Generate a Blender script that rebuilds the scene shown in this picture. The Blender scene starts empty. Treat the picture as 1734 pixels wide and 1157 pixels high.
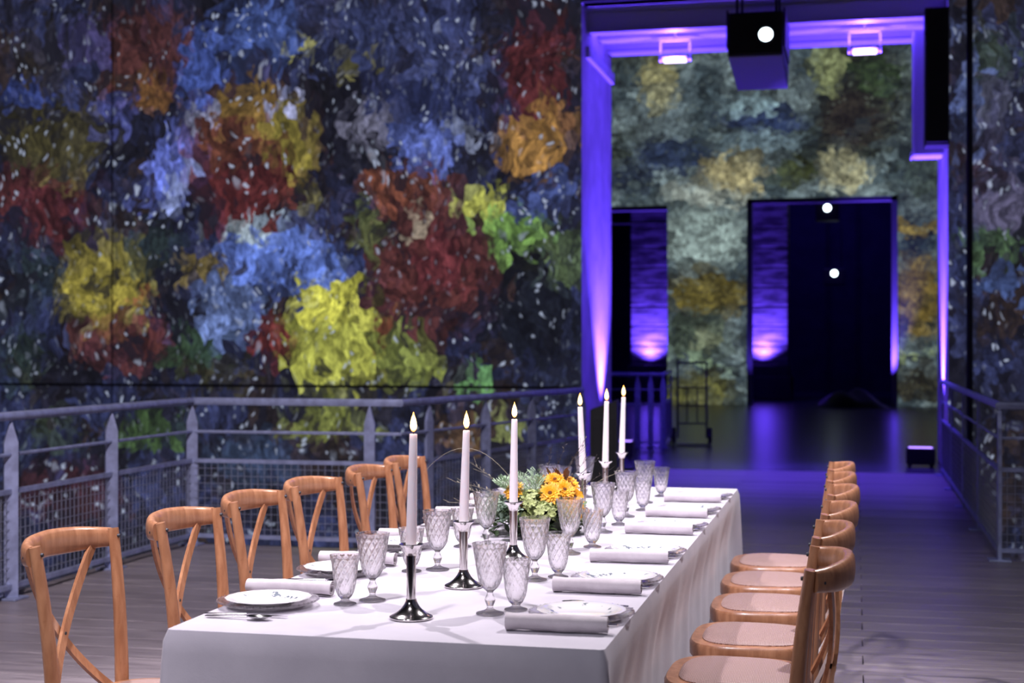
import bpy, bmesh, math, random
from mathutils import Vector, Matrix
R = random.Random(7)
PI = math.pi
sc = bpy.context.scene
COL = sc.collection

# ---------------------------------------------------------------- camera
YAW, CAM_H = 0.22885, 1.384
cd = bpy.data.cameras.new('camera'); cam = bpy.data.objects.new('camera', cd); COL.objects.link(cam)
cam.location = (0, 0, CAM_H); cam.rotation_euler = (PI / 2, 0, YAW)
cd.sensor_width = 36; cd.lens = 36 * 2500 / 1734; cd.shift_y = 7.5 / 1734
cd.clip_start = .05; cd.clip_end = 200
cd.dof.use_dof = True; cd.dof.focus_distance = 4.1; cd.dof.aperture_fstop = 4.0
sc.camera = cam
# ---------------------------------------------------------------- world, lights, exposure
w = bpy.data.worlds.new('world'); sc.world = w; w.use_nodes = True
w.node_tree.nodes['Background'].inputs[0].default_value = (.02, .02, .035, 1)
w.node_tree.nodes['Background'].inputs[1].default_value = .3
vs = sc.view_settings
vs.view_transform = 'Standard'; vs.look = 'None'; vs.gamma = 1; vs.exposure = 0; vs.use_curve_mapping = False
cy = sc.cycles
cy.use_denoising = True; cy.use_adaptive_sampling = True; cy.adaptive_threshold = .02; cy.max_bounces = 16; cy.transmission_bounces = 16; cy.transparent_max_bounces = 16
cy.diffuse_bounces = 3; cy.glossy_bounces = 4; cy.sample_clamp_indirect = 4; cy.blur_glossy = .5

def spot(name, loc, target, energy, color, size_deg, blend=.4, radius=.06):
    l = bpy.data.lights.new(name, 'SPOT'); l.energy = energy; l.color = color
    l.spot_size = math.radians(size_deg); l.spot_blend = blend; l.shadow_soft_size = radius
    o = bpy.data.objects.new(name, l); COL.objects.link(o); o.location = loc
    o.rotation_euler = (Vector(target) - Vector(loc)).to_track_quat('-Z', 'Y').to_euler()
    return o
PURP = (.125, .055, 1.0)
spot('table_spot_right', (1.2, 7.2, 6.2), (-1.0, 4.7, .75), 1500, (.98, .92, .98), 46, .5, .07)
spot('table_spot_left', (-3.9, 6.6, 6.2), (-1.0, 4.6, .75), 1400, (.98, .91, .98), 50, .5, .07)
spot('deck_fill', (-1.5, 1.0, 6.5), (-3.5, 6.3, .2), 3400, (.95, .88, .98), 64, .9, .2)  # added fill light to brighten the left deck and railing
spot('deck_fill_right', (1.0, 2.0, 6.5), (1.4, 6.2, 0), 950, (.82, .82, 1.0), 52, .9, .2)  # unseen fill lamp, lifts the right part of the deck
spot('front_fill', (-3.6, -2.6, 5.0), (-1.1, 3.4, .5), 560, (.84, .86, 1.0), 44, .8, .25)  # added bluish fill behind the camera for the front of the cloth
# purple LED light of the doorway: up the reveals and down from the soffit
spot('uplight_left_jamb', (-2.76, 17.9, .32), (-3.02, 17.95, 5.3), 4600, PURP, 62, .9, .05)
spot('uplight_right_jamb', (.68, 17.5, .34), (.94, 17.55, 5.3), 5600, PURP, 62, .9, .05)
spot('soffit_wash_left', (-2.1, 17.45, 4.75), (-1.9, 15.9, 0), 1150, PURP, 64, 1., .08)
spot('soffit_wash_right', (.1, 17.45, 4.75), (-.1, 15.9, 0), 1150, PURP, 64, 1., .08)
spot('soffit_up_left', (-2.1, 17.5, 4.72), (-2.1, 17.6, 5.5), 340, PURP, 165, .6, .08)
spot('soffit_up_right', (.1, 17.5, 4.72), (.1, 17.6, 5.5), 340, PURP, 165, .6, .08)
spot('uplight_hall_column', (-5.1, 37.2, .93), (-5.1, 37.75, 3.2), 800, PURP, 120, 1., .05)
spot('uplight_far_column', (-2.3, 37.9, .93), (-2.3, 38.4, 3.2), 800, PURP, 120, 1., .05)
spot('uplight_far_jamb', (.78, 34.7, .25), (.86, 35.0, 5.2), 2400, PURP, 40, .9, .05)
spot('uplight_far_left_jamb', (-2.38, 34.7, .25), (-2.43, 34.95, 3.0), 60, PURP, 40, .9, .05)
spot('far_room_fill', (-.8, 41.0, 7.5), (-.8, 45.9, 2.0), 300, (.10, .05, 1.0), 110, .9, .1)  # added purple fill, stands in for uplight scattered onto the end wall

# ---------------------------------------------------------------- material helpers
def srgb(r, g, b):
    f = lambda c: (c / 255 / 12.92) if c / 255 <= .04045 else ((c / 255 + .055) / 1.055) ** 2.4
    return (f(r), f(g), f(b), 1)
class NT:
    def __init__(s, name):
        s.m = bpy.data.materials.new(name); s.m.use_nodes = True; s.t = s.m.node_tree
        s.t.nodes.clear(); s.out = s.n('ShaderNodeOutputMaterial')
    def n(s, ty, **kw):
        o = s.t.nodes.new(ty)
        for k, v in kw.items(): setattr(o, k, v)
        return o
    def l(s, a, b): s.t.links.new(a, b)
    def math(s, op, a, b=None, clamp=False):
        o = s.n('ShaderNodeMath', operation=op); o.use_clamp = clamp
        for i, x in enumerate((a, b)):
            if x is None: continue
            if isinstance(x, (int, float)): o.inputs[i].default_value = x
            else: s.l(x, o.inputs[i])
        return o.outputs[0]
    def noise(s, vec, scale, detail=3, rough=.55, dist=0):
        o = s.n('ShaderNodeTexNoise'); o.inputs['Scale'].default_value = scale
        o.inputs['Detail'].default_value = detail; o.inputs['Roughness'].default_value = rough
        o.inputs['Distortion'].default_value = dist
        if vec is not None: s.l(vec, o.inputs['Vector'])
        return o
    def ramp(s, fac, a, b, lo=0., hi=1., smooth=True):
        o = s.n('ShaderNodeMapRange'); o.interpolation_type = 'SMOOTHSTEP' if smooth else 'LINEAR'
        o.inputs['From Min'].default_value = a; o.inputs['From Max'].default_value = b
        o.inputs['To Min'].default_value = lo; o.inputs['To Max'].default_value = hi
        s.l(fac, o.inputs['Value']); return o.outputs[0]
    def mix(s, fac, a, b, mode='MIX'):
        o = s.n('ShaderNodeMix'); o.data_type = 'RGBA'; o.blend_type = mode
        for i, x in ((0, fac), (6, a), (7, b)):
            if isinstance(x, (int, float)): o.inputs[i].default_value = x
            elif isinstance(x, tuple): o.inputs[i].default_value = x
            else: s.l(x, o.inputs[i])
        return o.outputs[2]
    def coord(s, which='Object'): return s.n('ShaderNodeTexCoord').outputs[which]
    def mapping(s, vec, loc=(0, 0, 0), rot=(0, 0, 0), scale=(1, 1, 1), ty='POINT'):
        o = s.n('ShaderNodeMapping', vector_type=ty); s.l(vec, o.inputs[0])
        o.inputs[1].default_value = loc; o.inputs[2].default_value = rot; o.inputs[3].default_value = scale
        return o.outputs[0]
    def bsdf(s, color=(.8, .8, .8, 1), rough=.5, metal=0, **kw):
        o = s.n('ShaderNodeBsdfPrincipled')
        for k, v in (('Base Color', color), ('Roughness', rough), ('Metallic', metal), *kw.items()):
            i = o.inputs[k]
            if hasattr(v, 'links') or isinstance(v, bpy.types.NodeSocket): s.l(v, i)
            else: i.default_value = v
        s.l(o.outputs[0], s.out.inputs[0]); s.b = o; return o
    def bump(s, h, strength=.3, dist=.01):
        o = s.n('ShaderNodeBump'); o.inputs['Strength'].default_value = strength; o.inputs['Distance'].default_value = dist
        s.l(h, o.inputs['Height']); s.l(o.outputs[0], s.b.inputs['Normal'])

def plain(name, color, rough=.5, metal=0, noise=0, nscale=20, **kw):
    t = NT(name)
    if noise:
        v = t.coord(); nz = t.noise(v, nscale, 4)
        c = t.mix(t.ramp(nz.outputs[0], .3, .7), tuple(x * (1 - noise) for x in color[:3]) + (1,), tuple(min(1, x * (1 + noise)) for x in color[:3]) + (1,))
        t.bsdf(c, rough, metal, **kw)
        t.bump(nz.outputs[0], .08, .002)
    else: t.bsdf(color, rough, metal, **kw)
    return t.m

M = {}
def wood_mat():
    t = NT('beech_wood'); v = t.mapping(t.coord(), scale=(9, 9, 1.6))
    n1 = t.noise(v, 4, 5, .6, .6); n2 = t.noise(t.coord(), 90, 2)
    oi = t.n('ShaderNodeObjectInfo')
    c = t.mix(t.ramp(n1.outputs[0], .3, .72), srgb(154, 103, 72), srgb(190, 137, 101))
    c = t.mix(t.ramp(n2.outputs[0], .62, .8, 0, .35), c, srgb(120, 72, 42))
    c = t.mix(t.math('MULTIPLY', oi.outputs['Random'], .25), c, srgb(132, 83, 55))
    t.bsdf(c, .32, 0, **{'Coat Weight': .25, 'Coat Roughness': .2}); t.bump(n1.outputs[0], .05, .002)
    return t.m
M['wood'] = wood_mat()
def weave_mat():
    t = NT('woven_rattan'); v = t.coord()
    s1 = t.n('ShaderNodeTexWave', wave_type='BANDS', bands_direction='X'); s1.inputs['Scale'].default_value = 75; s1.inputs['Distortion'].default_value = 1.2
    s2 = t.n('ShaderNodeTexWave', wave_type='BANDS', bands_direction='Y'); s2.inputs['Scale'].default_value = 75; s2.inputs['Distortion'].default_value = 1.2
    t.l(v, s1.inputs[0]); t.l(v, s2.inputs[0])
    h = t.math('MULTIPLY', s1.outputs[1], s2.outputs[1])
    n = t.noise(t.mapping(v, scale=(8, 60, 8)), 3, 3)
    c = t.mix(t.ramp(h, 0, .6), srgb(128, 98, 90), srgb(206, 176, 168))
    c = t.mix(t.ramp(n.outputs[0], .4, .7, 0, .5), c, srgb(160, 128, 122))
    t.bsdf(c, .45); t.bump(h, .6, .002); return t.m
M['weave'] = weave_mat()
def cloth_mat(name, c1, c2, sc_=1.):
    t = NT(name); v = t.coord(); n = t.noise(v, 3 * sc_, 5, .6); n2 = t.noise(v, 400, 2)
    c = t.mix(t.ramp(n.outputs[0], .3, .7), c1, c2)
    t.bsdf(c, .85, 0, **{'Sheen Weight': .15}); t.bump(t.math('ADD', n.outputs[0], t.math('MULTIPLY', n2.outputs[0], .12)), .35, .006); return t.m
M['cloth'] = cloth_mat('grey_linen', srgb(186, 180, 190), srgb(200, 194, 203), 1.2)
M['napkin'] = cloth_mat('napkin_linen', srgb(190, 180, 186), srgb(204, 195, 200), 6)
M['porcelain'] = None
def porcelain():
    t = NT('floral_porcelain'); v = t.coord()
    n = t.noise(v, 26, 3, .6); n2 = t.noise(t.mapping(v, loc=(3, 1, 0)), 120, 2)
    ln = t.n('ShaderNodeVectorMath', operation='LENGTH'); t.l(v, ln.inputs[0])
    ring = t.math('MULTIPLY', t.ramp(ln.outputs['Value'], .055, .066), t.ramp(ln.outputs['Value'], .096, .088))
    k = t.math('MULTIPLY', t.math('MULTIPLY', t.ramp(n.outputs[0], .58, .63), t.ramp(n2.outputs[0], .42, .52)), ring)
    t.bsdf(t.mix(k, srgb(240, 236, 236), srgb(120, 128, 138)), .12, 0, **{'Coat Weight': .4}); return t.m
M['porcelain'] = porcelain()
M['silver'] = plain('polished_silver', (.80, .75, .74, 1), .13, 1)
M['cutlery'] = plain('cutlery_steel', (.72, .70, .71, 1), .12, 1)
def glass(name, tint, rough=0.0, trans=.22, haze=.02, ior=1.45):
    t = NT(name); g = t.n('ShaderNodeBsdfGlass'); g.inputs['Color'].default_value = tint; g.inputs['Roughness'].default_value = rough; g.inputs['IOR'].default_value = ior
    tr = t.n('ShaderNodeBsdfTransparent'); tr.inputs[0].default_value = tint
    mx = t.n('ShaderNodeMixShader'); mx.inputs[0].default_value = trans
    t.l(g.outputs[0], mx.inputs[1]); t.l(tr.outputs[0], mx.inputs[2])
    # pressed glass scatters a little light inside its wall
    tl = t.n('ShaderNodeBsdfTranslucent'); tl.inputs[0].default_value = (.9, .88, .9, 1); m2 = t.n('ShaderNodeMixShader'); m2.inputs[0].default_value = haze
    t.l(mx.outputs[0], m2.inputs[1]); t.l(tl.outputs[0], m2.inputs[2]); t.l(m2.outputs[0], t.out.inputs[0]); return t.m
M['glass'] = glass('pressed_glass', (.995, .988, .992, 1), .0, .22, .02, 1.33)
M['charger'] = glass('clear_glass_plate', (.96, .95, .96, 1), .02, .5)
def wax():
    t = NT('candle_wax'); t.bsdf(srgb(236, 226, 230), .45, 0, **{'Subsurface Weight': 1., 'Subsurface Radius': (1., .85, .8), 'Subsurface Scale': .02}); return t.m
M['wax'] = wax()
M['wick'] = plain('burnt_wick', (.02, .015, .012, 1), .9)
def flame():
    t = NT('candle_flame'); e = t.n('ShaderNodeEmission'); z = t.n('ShaderNodeSeparateXYZ'); t.l(t.coord(), z.inputs[0])
    c = t.mix(t.ramp(z.outputs[2], .0, .012), (1.0, .25, .04, 1), (1.0, .62, .22, 1))
    c = t.mix(t.ramp(z.outputs[2], .028, .042), c, (1.0, .42, .08, 1))
    t.l(c, e.inputs[0]); e.inputs[1].default_value = 9; t.l(e.outputs[0], t.out.inputs[0]); return t.m
M['flame'] = flame()
M['galv'] = plain('galvanised_steel', srgb(146, 152, 186), .4, .25, .2, 14)
M['wire'] = plain('wire_mesh_steel', srgb(140, 143, 164), .5, .2)
M['black'] = plain('matt_black', (.012, .012, .014, 1), .55)
M['blackm'] = plain('black_metal', (.02, .02, .024, 1), .4, .3)
M['dark'] = plain('dark_steel', (.05, .05, .06, 1), .5, .4)
M['plaster'] = plain('pale_plaster', srgb(178, 174, 184), .75, 0, .18, 2.2)
M['palemetal'] = plain('pale_painted_steel', srgb(190, 188, 200), .45, 0)
M['conc'] = None
def conc():
    t = NT('polished_concrete'); v = t.coord(); n = t.noise(v, 1.3, 5)
    t.bsdf(t.mix(t.ramp(n.outputs[0], .3, .7), (.05, .048, .06, 1), (.075, .072, .09, 1)), .26, 0, **{'Specular IOR Level': .35}); t.bump(t.noise(v, 3, 3).outputs[0], .06, .01); return t.m
M['conc'] = conc()
def plank():
    t = NT('weathered_deck_board'); v = t.coord(); oi = t.n('ShaderNodeObjectInfo')
    vm = t.n('ShaderNodeVectorMath', operation='ADD'); t.l(v, vm.inputs[0])
    cx = t.n('ShaderNodeCombineXYZ'); t.l(t.math('MULTIPLY', oi.outputs['Random'], 57.), cx.inputs[0]); t.l(t.math('MULTIPLY', oi.outputs['Random'], 31.), cx.inputs[1]); t.l(cx.outputs[0], vm.inputs[1])
    g = t.noise(t.mapping(vm.outputs[0], scale=(.9, 14, 1)), 3, 6, .65); k = t.noise(t.mapping(vm.outputs[0], scale=(1.2, 4, 1)), 3, 3)
    c = t.mix(t.ramp(g.outputs[0], .3, .72), srgb(116, 106, 111), srgb(166, 154, 158))
    c = t.mix(t.ramp(k.outputs[0], .62, .8, 0, .6), c, srgb(78, 69, 72))
    c = t.mix(t.math('MULTIPLY', oi.outputs['Random'], .45), c, srgb(94, 85, 90))
    t.bsdf(c, t.ramp(g.outputs[0], .2, .8, .28, .45)); t.bump(g.outputs[0], .25, .004); return t.m
M['plank'] = plank()
M['leafdark'] = plain('dark_leaf', srgb(46, 62, 38), .5, 0, .3, 60)
M['leafmid'] = plain('mid_green_leaf', srgb(92, 118, 66), .5, 0, .3, 60)
M['leafpale'] = plain('sage_leaf', srgb(140, 160, 140), .6, 0, .2, 60)
M['fern'] = plain('fern_green', srgb(158, 180, 148), .6, 0, .2, 60)
M['hydr'] = plain('hydrangea_green', srgb(170, 180, 118), .6, 0, .25, 80)
M['petal'] = plain('sunflower_petal', srgb(240, 168, 28), .5, 0, .15, 60, **{'Subsurface Weight': .0})
M['disc'] = plain('flower_disc', srgb(110, 62, 26), .9, 0, .4, 200)
M['rust'] = plain('rust_leaf', srgb(120, 72, 36), .6, 0, .3, 60)
M['twig'] = plain('grass_seed_stem', srgb(150, 140, 120), .7)
M['twigd'] = plain('dark_twig', srgb(60, 50, 48), .7)
M['pot'] = plain('dark_moss_pot', srgb(40, 46, 30), .8, 0, .4, 40)
def emit(name, col, st):
    t = NT(name); e = t.n('ShaderNodeEmission'); e.inputs[0].default_value = col; e.inputs[1].default_value = st; t.l(e.outputs[0], t.out.inputs[0]); return t.m
M['lens'] = emit('lit_projector_lens', (.75, .9, 1, 1), 9)

BLOBS_BACK = [(-9.73, 4.0, 0.89, 0.59, 0, (62, 58, 28), 0.9), (-9.89, 3.16, 0.81, 0.52, 0, (72, 26, 30), 0.9), (-8.45, 5.04, 0.74, 0.61, 0, (68, 34, 32), 0.95), (-8.57, 4.47, 0.47, 0.29, 0, (100, 66, 26), 0.9), (-7.71, 4.8, 0.31, 0.54, -0.2, (50, 78, 165), 0.95), (-6.98, 5.12, 0.53, 0.46, 0, (52, 78, 150), 0.9), (-8.92, 4.27, 0.36, 0.29, 0, (56, 64, 135), 0.8), (-5.97, 4.16, 0.44, 1.12, 0, (14, 14, 20), 0.92), (-8.02, 3.51, 0.46, 0.58, -0.6, (84, 104, 210), 1), (-7.09, 3.77, 0.87, 0.89, 0, (88, 46, 32), 1), (-7.25, 3.24, 0.64, 0.39, 0, (84, 26, 30), 0.9), (-6.6, 3.9, 0.34, 0.53, 0.2, (128, 118, 40), 0.95), (-7.13, 4.38, 0.38, 0.28, 0, (118, 92, 36), 0.9), (-6.45, 4.92, 0.22, 0.13, 0, (158, 156, 58), 1), (-5.71, 4.69, 0.23, 0.15, 0, (112, 108, 40), 0.9), (-5.49, 5.05, 1.08, 0.45, 0, (44, 54, 100), 0.7), (-4.87, 4.29, 0.78, 0.41, 0, (34, 44, 92), 0.9), (-4.87, 3.74, 0.43, 0.29, 0, (74, 94, 178), 0.9), (-5.56, 3.97, 0.36, 0.28, -0.3, (112, 112, 138), 0.7), (-3.6, 4.55, 0.45, 0.78, 0, (70, 24, 28), 1), (-3.57, 3.79, 0.47, 0.39, 0, (150, 108, 42), 0.95), (-5.13, 3.26, 0.61, 0.29, 0, (118, 62, 38), 0.9), (-4.87, 2.36, 0.89, 0.93, 0, (80, 38, 36), 1), (-4.77, 2.46, 0.36, 0.41, 0, (92, 30, 40), 0.7), (-4.16, 3.1, 0.39, 0.27, -0.3, (160, 164, 62), 0.95), (-3.86, 2.75, 0.38, 0.37, 0, (108, 150, 66), 0.95), (-6.68, 2.42, 0.82, 0.42, -0.2, (80, 114, 210), 0.97), (-7.36, 1.82, 0.42, 0.43, 0, (92, 116, 178), 0.85), (-9.04, 2.12, 0.67, 0.69, -0.5, (132, 122, 36), 0.95), (-8.81, 1.43, 0.63, 0.36, 0, (88, 40, 36), 0.85), (-6.04, 1.36, 0.7, 0.7, 0, (160, 164, 56), 0.95), (-6.08, 1.85, 0.48, 0.32, 0, (205, 204, 62), 1), (-5.13, 1.25, 0.43, 0.36, -0.2, (128, 140, 58), 0.9), (-6.81, 1.43, 0.27, 0.37, 0, (92, 30, 28), 0.95), (-3.6, 1.66, 0.62, 0.65, 0, (16, 20, 30), 0.95), (-4.2, 1.01, 0.27, 0.18, 0, (92, 146, 84), 0.95), (-7.79, 1.28, 0.42, 0.32, 0, (48, 72, 44), 0.8), (-8.41, 2.51, 0.47, 0.36, 0, (38, 54, 54), 0.6), (-7.75, 2.36, 0.31, 0.22, 0, (120, 104, 44), 0.8), (-7.06, 2.81, 0.57, 0.14, -0.15, (150, 168, 180), 0.8), (-9.49, 3.48, 0.32, 0.22, 0, (120, 112, 60), 0.5), (-8.41, 0.34, 0.55, 0.25, 0, (58, 84, 44), 0.9), (-6.08, 0.48, 0.66, 0.22, 0, (112, 120, 48), 0.9), (-4.41, 0.36, 0.42, 0.27, 0, (96, 70, 36), 0.85), (-7.06, 0.01, 0.68, 0.36, 0, (44, 62, 94), 0.8), (-9.49, -0.48, 0.72, 0.44, 0, (60, 26, 30), 0.8), (-9.73, 0.29, 0.4, 0.22, 0, (52, 64, 40), 0.7), (-3.92, 0.47, 0.28, 0.17, 0, (130, 140, 80), 0.8), (-9.89, 4.96, 0.49, 0.44, 0, (40, 36, 30), 0.7), (-10.02, 4.49, 0.61, 0.19, 0, (34, 52, 118), 0.9), (-9.25, 5.15, 0.32, 0.29, 0, (60, 56, 110), 0.7), (-8.06, 3.23, 0.17, 0.36, -0.7, (150, 165, 205), 0.6), (-7.67, 4.18, 0.23, 0.16, 0, (140, 150, 190), 0.6), (-6.75, 4.36, 0.09, 0.42, -0.7, (140, 150, 200), 0.7), (-6.38, 3.19, 0.15, 0.28, 0, (110, 104, 40), 0.7), (-4.41, 3.93, 0.42, 0.1, -0.2, (110, 120, 150), 0.6), (-3.36, 3.12, 0.34, 0.27, 0, (60, 80, 150), 0.6), (-3.29, 2.44, 0.27, 0.41, 0, (84, 104, 50), 0.7), (-3.78, 2.24, 0.15, 0.22, 0, (20, 24, 26), 0.95), (-5.49, 1.57, 0.13, 0.21, 0, (96, 40, 30), 0.9), (-9.98, 2.24, 0.41, 0.52, 0, (40, 56, 62), 0.6), (-10.22, 1.28, 0.41, 0.44, 0, (36, 52, 40), 0.6), (-8.53, 1.97, 0.2, 0.14, 0, (110, 56, 34), 0.8), (-5.13, 2.81, 0.29, 0.12, 0.8, (170, 160, 140), 0.6), (-5.64, 2.68, 0.18, 0.42, 0, (96, 110, 60), 0.6), (-4.62, 4.59, 0.64, 0.28, 0, (60, 70, 120), 0.6), (-3.22, 1.02, 0.41, 0.34, 0, (30, 36, 56), 0.7), (-7.44, 1.0, 0.46, 0.21, 0, (48, 46, 24), 0.7), (1.42, 4.34, 0.3, 0.51, 0, (52, 66, 52), 0.7), (1.48, 3.83, 0.24, 0.51, 0, (84, 84, 118), 0.6), (1.18, 4.09, 0.13, 0.95, 0, (70, 86, 140), 0.7), (1.48, 2.56, 0.36, 0.22, -0.2, (66, 92, 60), 0.8), (1.54, 2.12, 0.3, 0.19, 0, (50, 74, 130), 0.8), (1.54, 3.0, 0.3, 0.32, 0, (88, 84, 116), 0.7), (1.3, 3.33, 0.24, 0.25, 0, (50, 30, 30), 0.7)]
BLOBS_LEFT = [(11, 3, 1.6, 1.2, 0, (98, 44, 26), 0.9), (8, 2, 1.5, 1.3, 0, (140, 130, 50), 0.9), (6, 4, 1.6, 1.2, 0, (60, 80, 160), 0.9), (9, 5, 1.4, 1, 0, (72, 94, 178), 0.8), (3, 2.5, 1.6, 1.4, 0, (98, 44, 26), 0.9)]
BLOBS_FAR = [(-4.57, 7.65, 0.45, 0.84, 0, (160, 150, 72), 0.95), (-4.57, 6.95, 0.67, 1.12, 0, (96, 112, 118), 0.5), (-4.79, 8.36, 1.26, 0.49, 0, (60, 68, 62), 0.7), (-4.22, 5.88, 1.11, 0.42, -0.1, (28, 42, 72), 0.95), (-5.35, 5.42, 0.85, 0.35, 0, (30, 40, 60), 0.9), (-2.15, 6.65, 1.09, 0.3, -0.05, (30, 46, 84), 0.95), (-2.28, 7.0, 0.82, 0.17, 0, (120, 150, 160), 0.8), (-2.15, 6.17, 1.09, 0.28, -0.05, (104, 128, 140), 0.9), (-2.83, 5.36, 0.75, 0.58, 0, (156, 148, 104), 0.95), (-1.4, 5.39, 0.54, 0.36, 0, (58, 66, 28), 0.9), (-0.32, 5.5, 0.6, 0.49, 0, (150, 148, 112), 0.9), (0.14, 7.32, 1.25, 1.63, 0, (36, 38, 24), 0.95), (-0.66, 7.9, 0.4, 0.68, 0, (120, 130, 84), 0.8), (0.54, 7.58, 0.66, 0.54, 0, (44, 62, 34), 0.8), (-0.12, 6.65, 0.79, 0.82, 0, (40, 34, 28), 0.8), (-3.52, 3.98, 1.04, 0.84, 0, (132, 152, 148), 0.95), (-3.39, 4.95, 1.1, 0.28, -0.1, (150, 160, 150), 0.8), (-3.45, 2.58, 1.04, 0.63, 0, (92, 82, 22), 0.95), (-3.52, 1.61, 0.83, 0.63, 0, (58, 70, 56), 0.9), (-3.32, 1.54, 0.35, 0.31, 0, (120, 130, 100), 0.8), (-3.66, 0.28, 0.97, 0.56, 0, (84, 84, 34), 0.9), (1.46, 2.55, 0.78, 1.01, 0, (104, 86, 20), 0.95), (1.33, 3.9, 0.58, 0.47, 0, (30, 44, 52), 0.9), (1.39, 4.06, 0.58, 0.14, 0, (140, 120, 40), 0.8), (1.19, 1.19, 0.65, 0.14, 0.2, (150, 170, 120), 0.9), (1.46, 0.52, 0.78, 0.47, 0, (44, 40, 22), 0.9), (1.46, 5.25, 0.52, 0.68, 0, (48, 60, 52), 0.8), (-3.66, 1.05, 0.83, 0.11, -0.3, (150, 180, 140), 0.9)]
#END_BLOBS
def projection(name, axis, base, blobs, strength=1., speck=(165, 175, 200), speck_amt=.85, streak=(1, 1), seed=0., fine=1., loose=1.):
    """wall showing a projected abstract painting: the projector's picture is the only light it gives"""
    t = NT(name); sep = t.n('ShaderNodeSeparateXYZ'); t.l(t.coord(), sep.inputs[0])
    uv = t.n('ShaderNodeCombineXYZ'); t.l(sep.outputs['XY'.index(axis)], uv.inputs[0]); t.l(sep.outputs[2], uv.inputs[1])
    uv = uv.outputs[0]
    def vm(op, a, b):
        o = t.n('ShaderNodeVectorMath', operation=op); t.l(a, o.inputs[0])
        if isinstance(b, tuple): o.inputs[1].default_value = b
        else: t.l(b, o.inputs[1])
        return o.outputs[0]
    def jitter(vec, colour, amt): return vm('ADD', vec, vm('MULTIPLY', vm('SUBTRACT', colour, (.5, .5, .5)), (amt, amt, 0)))
    w1 = jitter(uv, t.noise(t.mapping(uv, loc=(seed, seed, 0)), 1.1 * fine, 3, .6).outputs[1], .6 * loose / fine)
    # brush dabs: every cell takes the picture's colour at its own centre
    def dabs(scale, sx, sy, jit):
        q = t.mapping(jitter(w1, t.noise(w1, scale * .8, 2, .6).outputs[1], 1.1 / scale), scale=(sx, sy, 1))
        vo = t.n('ShaderNodeTexVoronoi'); vo.voronoi_dimensions = '2D'; vo.inputs['Scale'].default_value = scale; t.l(q, vo.inputs['Vector'])
        pos = vm('DIVIDE', vo.outputs['Position'], (sx, sy, 1))
        return jitter(pos, vo.outputs['Color'], jit), vo
    c1, v1 = dabs(6.5 * fine, 1.25 * streak[0], .8 * streak[1], .34 * loose / fine)
    c2, v2 = dabs(15 * fine, 1.3 * streak[0], .75 * streak[1], .22 * loose / fine)
    sel = t.ramp(t.noise(uv, 2.4 * fine, 3).outputs[0], .44, .56)
    mxv = t.n('ShaderNodeMix', data_type='VECTOR'); t.l(sel, mxv.inputs[0]); t.l(c1, mxv.inputs[4]); t.l(c2, mxv.inputs[5])
    pos = vm('MULTIPLY', mxv.outputs[1], (1, 1, 0))
    n0 = t.noise(t.mapping(pos, loc=(seed, 0, 0)), 1.4 * fine, 4, .65)
    col = t.mix(t.ramp(n0.outputs[0], .42, .62), srgb(*base[0]), srgb(*base[1]))
    col = t.mix(t.ramp(t.noise(t.mapping(pos, loc=(9, 4 + seed, 0)), 1.1 * fine, 4, .6).outputs[0], .5, .64), col, srgb(*base[2]))
    for (u, v, ru, rv, rot, c, a) in blobs:
        m = t.mapping(pos, (u, v, 0), (0, 0, rot), (ru, rv, 1), 'TEXTURE')
        ln = t.n('ShaderNodeVectorMath', operation='LENGTH'); t.l(m, ln.inputs[0])
        col = t.mix(t.ramp(ln.outputs['Value'], .55, 1.2, a, 0), col, srgb(*c))
    def rnd(vo, k):
        o = t.n('ShaderNodeSeparateColor'); t.l(vo.outputs['Color'], o.inputs[0]); return o.outputs[k]
    gain = t.math('MULTIPLY', t.ramp(rnd(v1, 1), 0, 1, .45, 1.3, False), t.ramp(rnd(v2, 2), 0, 1, .5, 1.3, False))
    gain = t.math('MULTIPLY', gain, t.ramp(t.noise(t.mapping(w1, scale=(1.4, .7, 1)), 16 * fine, 4, .7, 1.).outputs[0], .3, .7, .5, 1.6))
    gv = t.n('ShaderNodeCombineXYZ'); [t.l(gain, gv.inputs[i]) for i in range(3)]
    col = t.mix(1.0, col, gv.outputs[0], 'MULTIPLY')
    # dark gaps between the painted masses
    col = t.mix(t.ramp(t.noise(t.mapping(pos, loc=(31, 7, 0)), 2.0 * fine, 3, .6).outputs[0], .53, .66, 0, .82 if loose == 1. else .3), col, srgb(*base[0]))
    # pale dabs and dots, and the faint grey veil of a projected picture
    hs = t.n('ShaderNodeHueSaturation'); hs.inputs['Saturation'].default_value = .92; t.l(col, hs.inputs['Color']); col = hs.outputs[0]
    zone = t.noise(uv, 1.2 * fine, 4, .6).outputs[0]
    lt1 = t.math('MULTIPLY', t.math('MULTIPLY', t.ramp(rnd(v1, 0), .9, .94), t.ramp(zone, .52, .62, .0, speck_amt * .5)), t.ramp(v1.outputs['Distance'], .5, .2))
    col = t.mix(lt1, col, srgb(*speck))
    lt = t.math('MULTIPLY', t.ramp(rnd(v2, 0), .86, .9), t.ramp(zone, .46, .6, .12, speck_amt))
    lt = t.math('MULTIPLY', lt, t.ramp(v2.outputs['Distance'], .42, .2))
    col = t.mix(lt, col, srgb(*speck))
    col = t.mix(1.0, col, (.0045, .0045, .0065, 1), 'ADD')
    e = t.n('ShaderNodeEmission'); t.l(col, e.inputs[0]); e.inputs[1].default_value = strength
    df = t.n('ShaderNodeBsdfDiffuse'); df.inputs[0].default_value = (.04, .04, .045, 1)
    ad = t.n('ShaderNodeAddShader'); t.l(e.outputs[0], ad.inputs[0]); t.l(df.outputs[0], ad.inputs[1]); t.l(ad.outputs[0], t.out.inputs[0])
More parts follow.
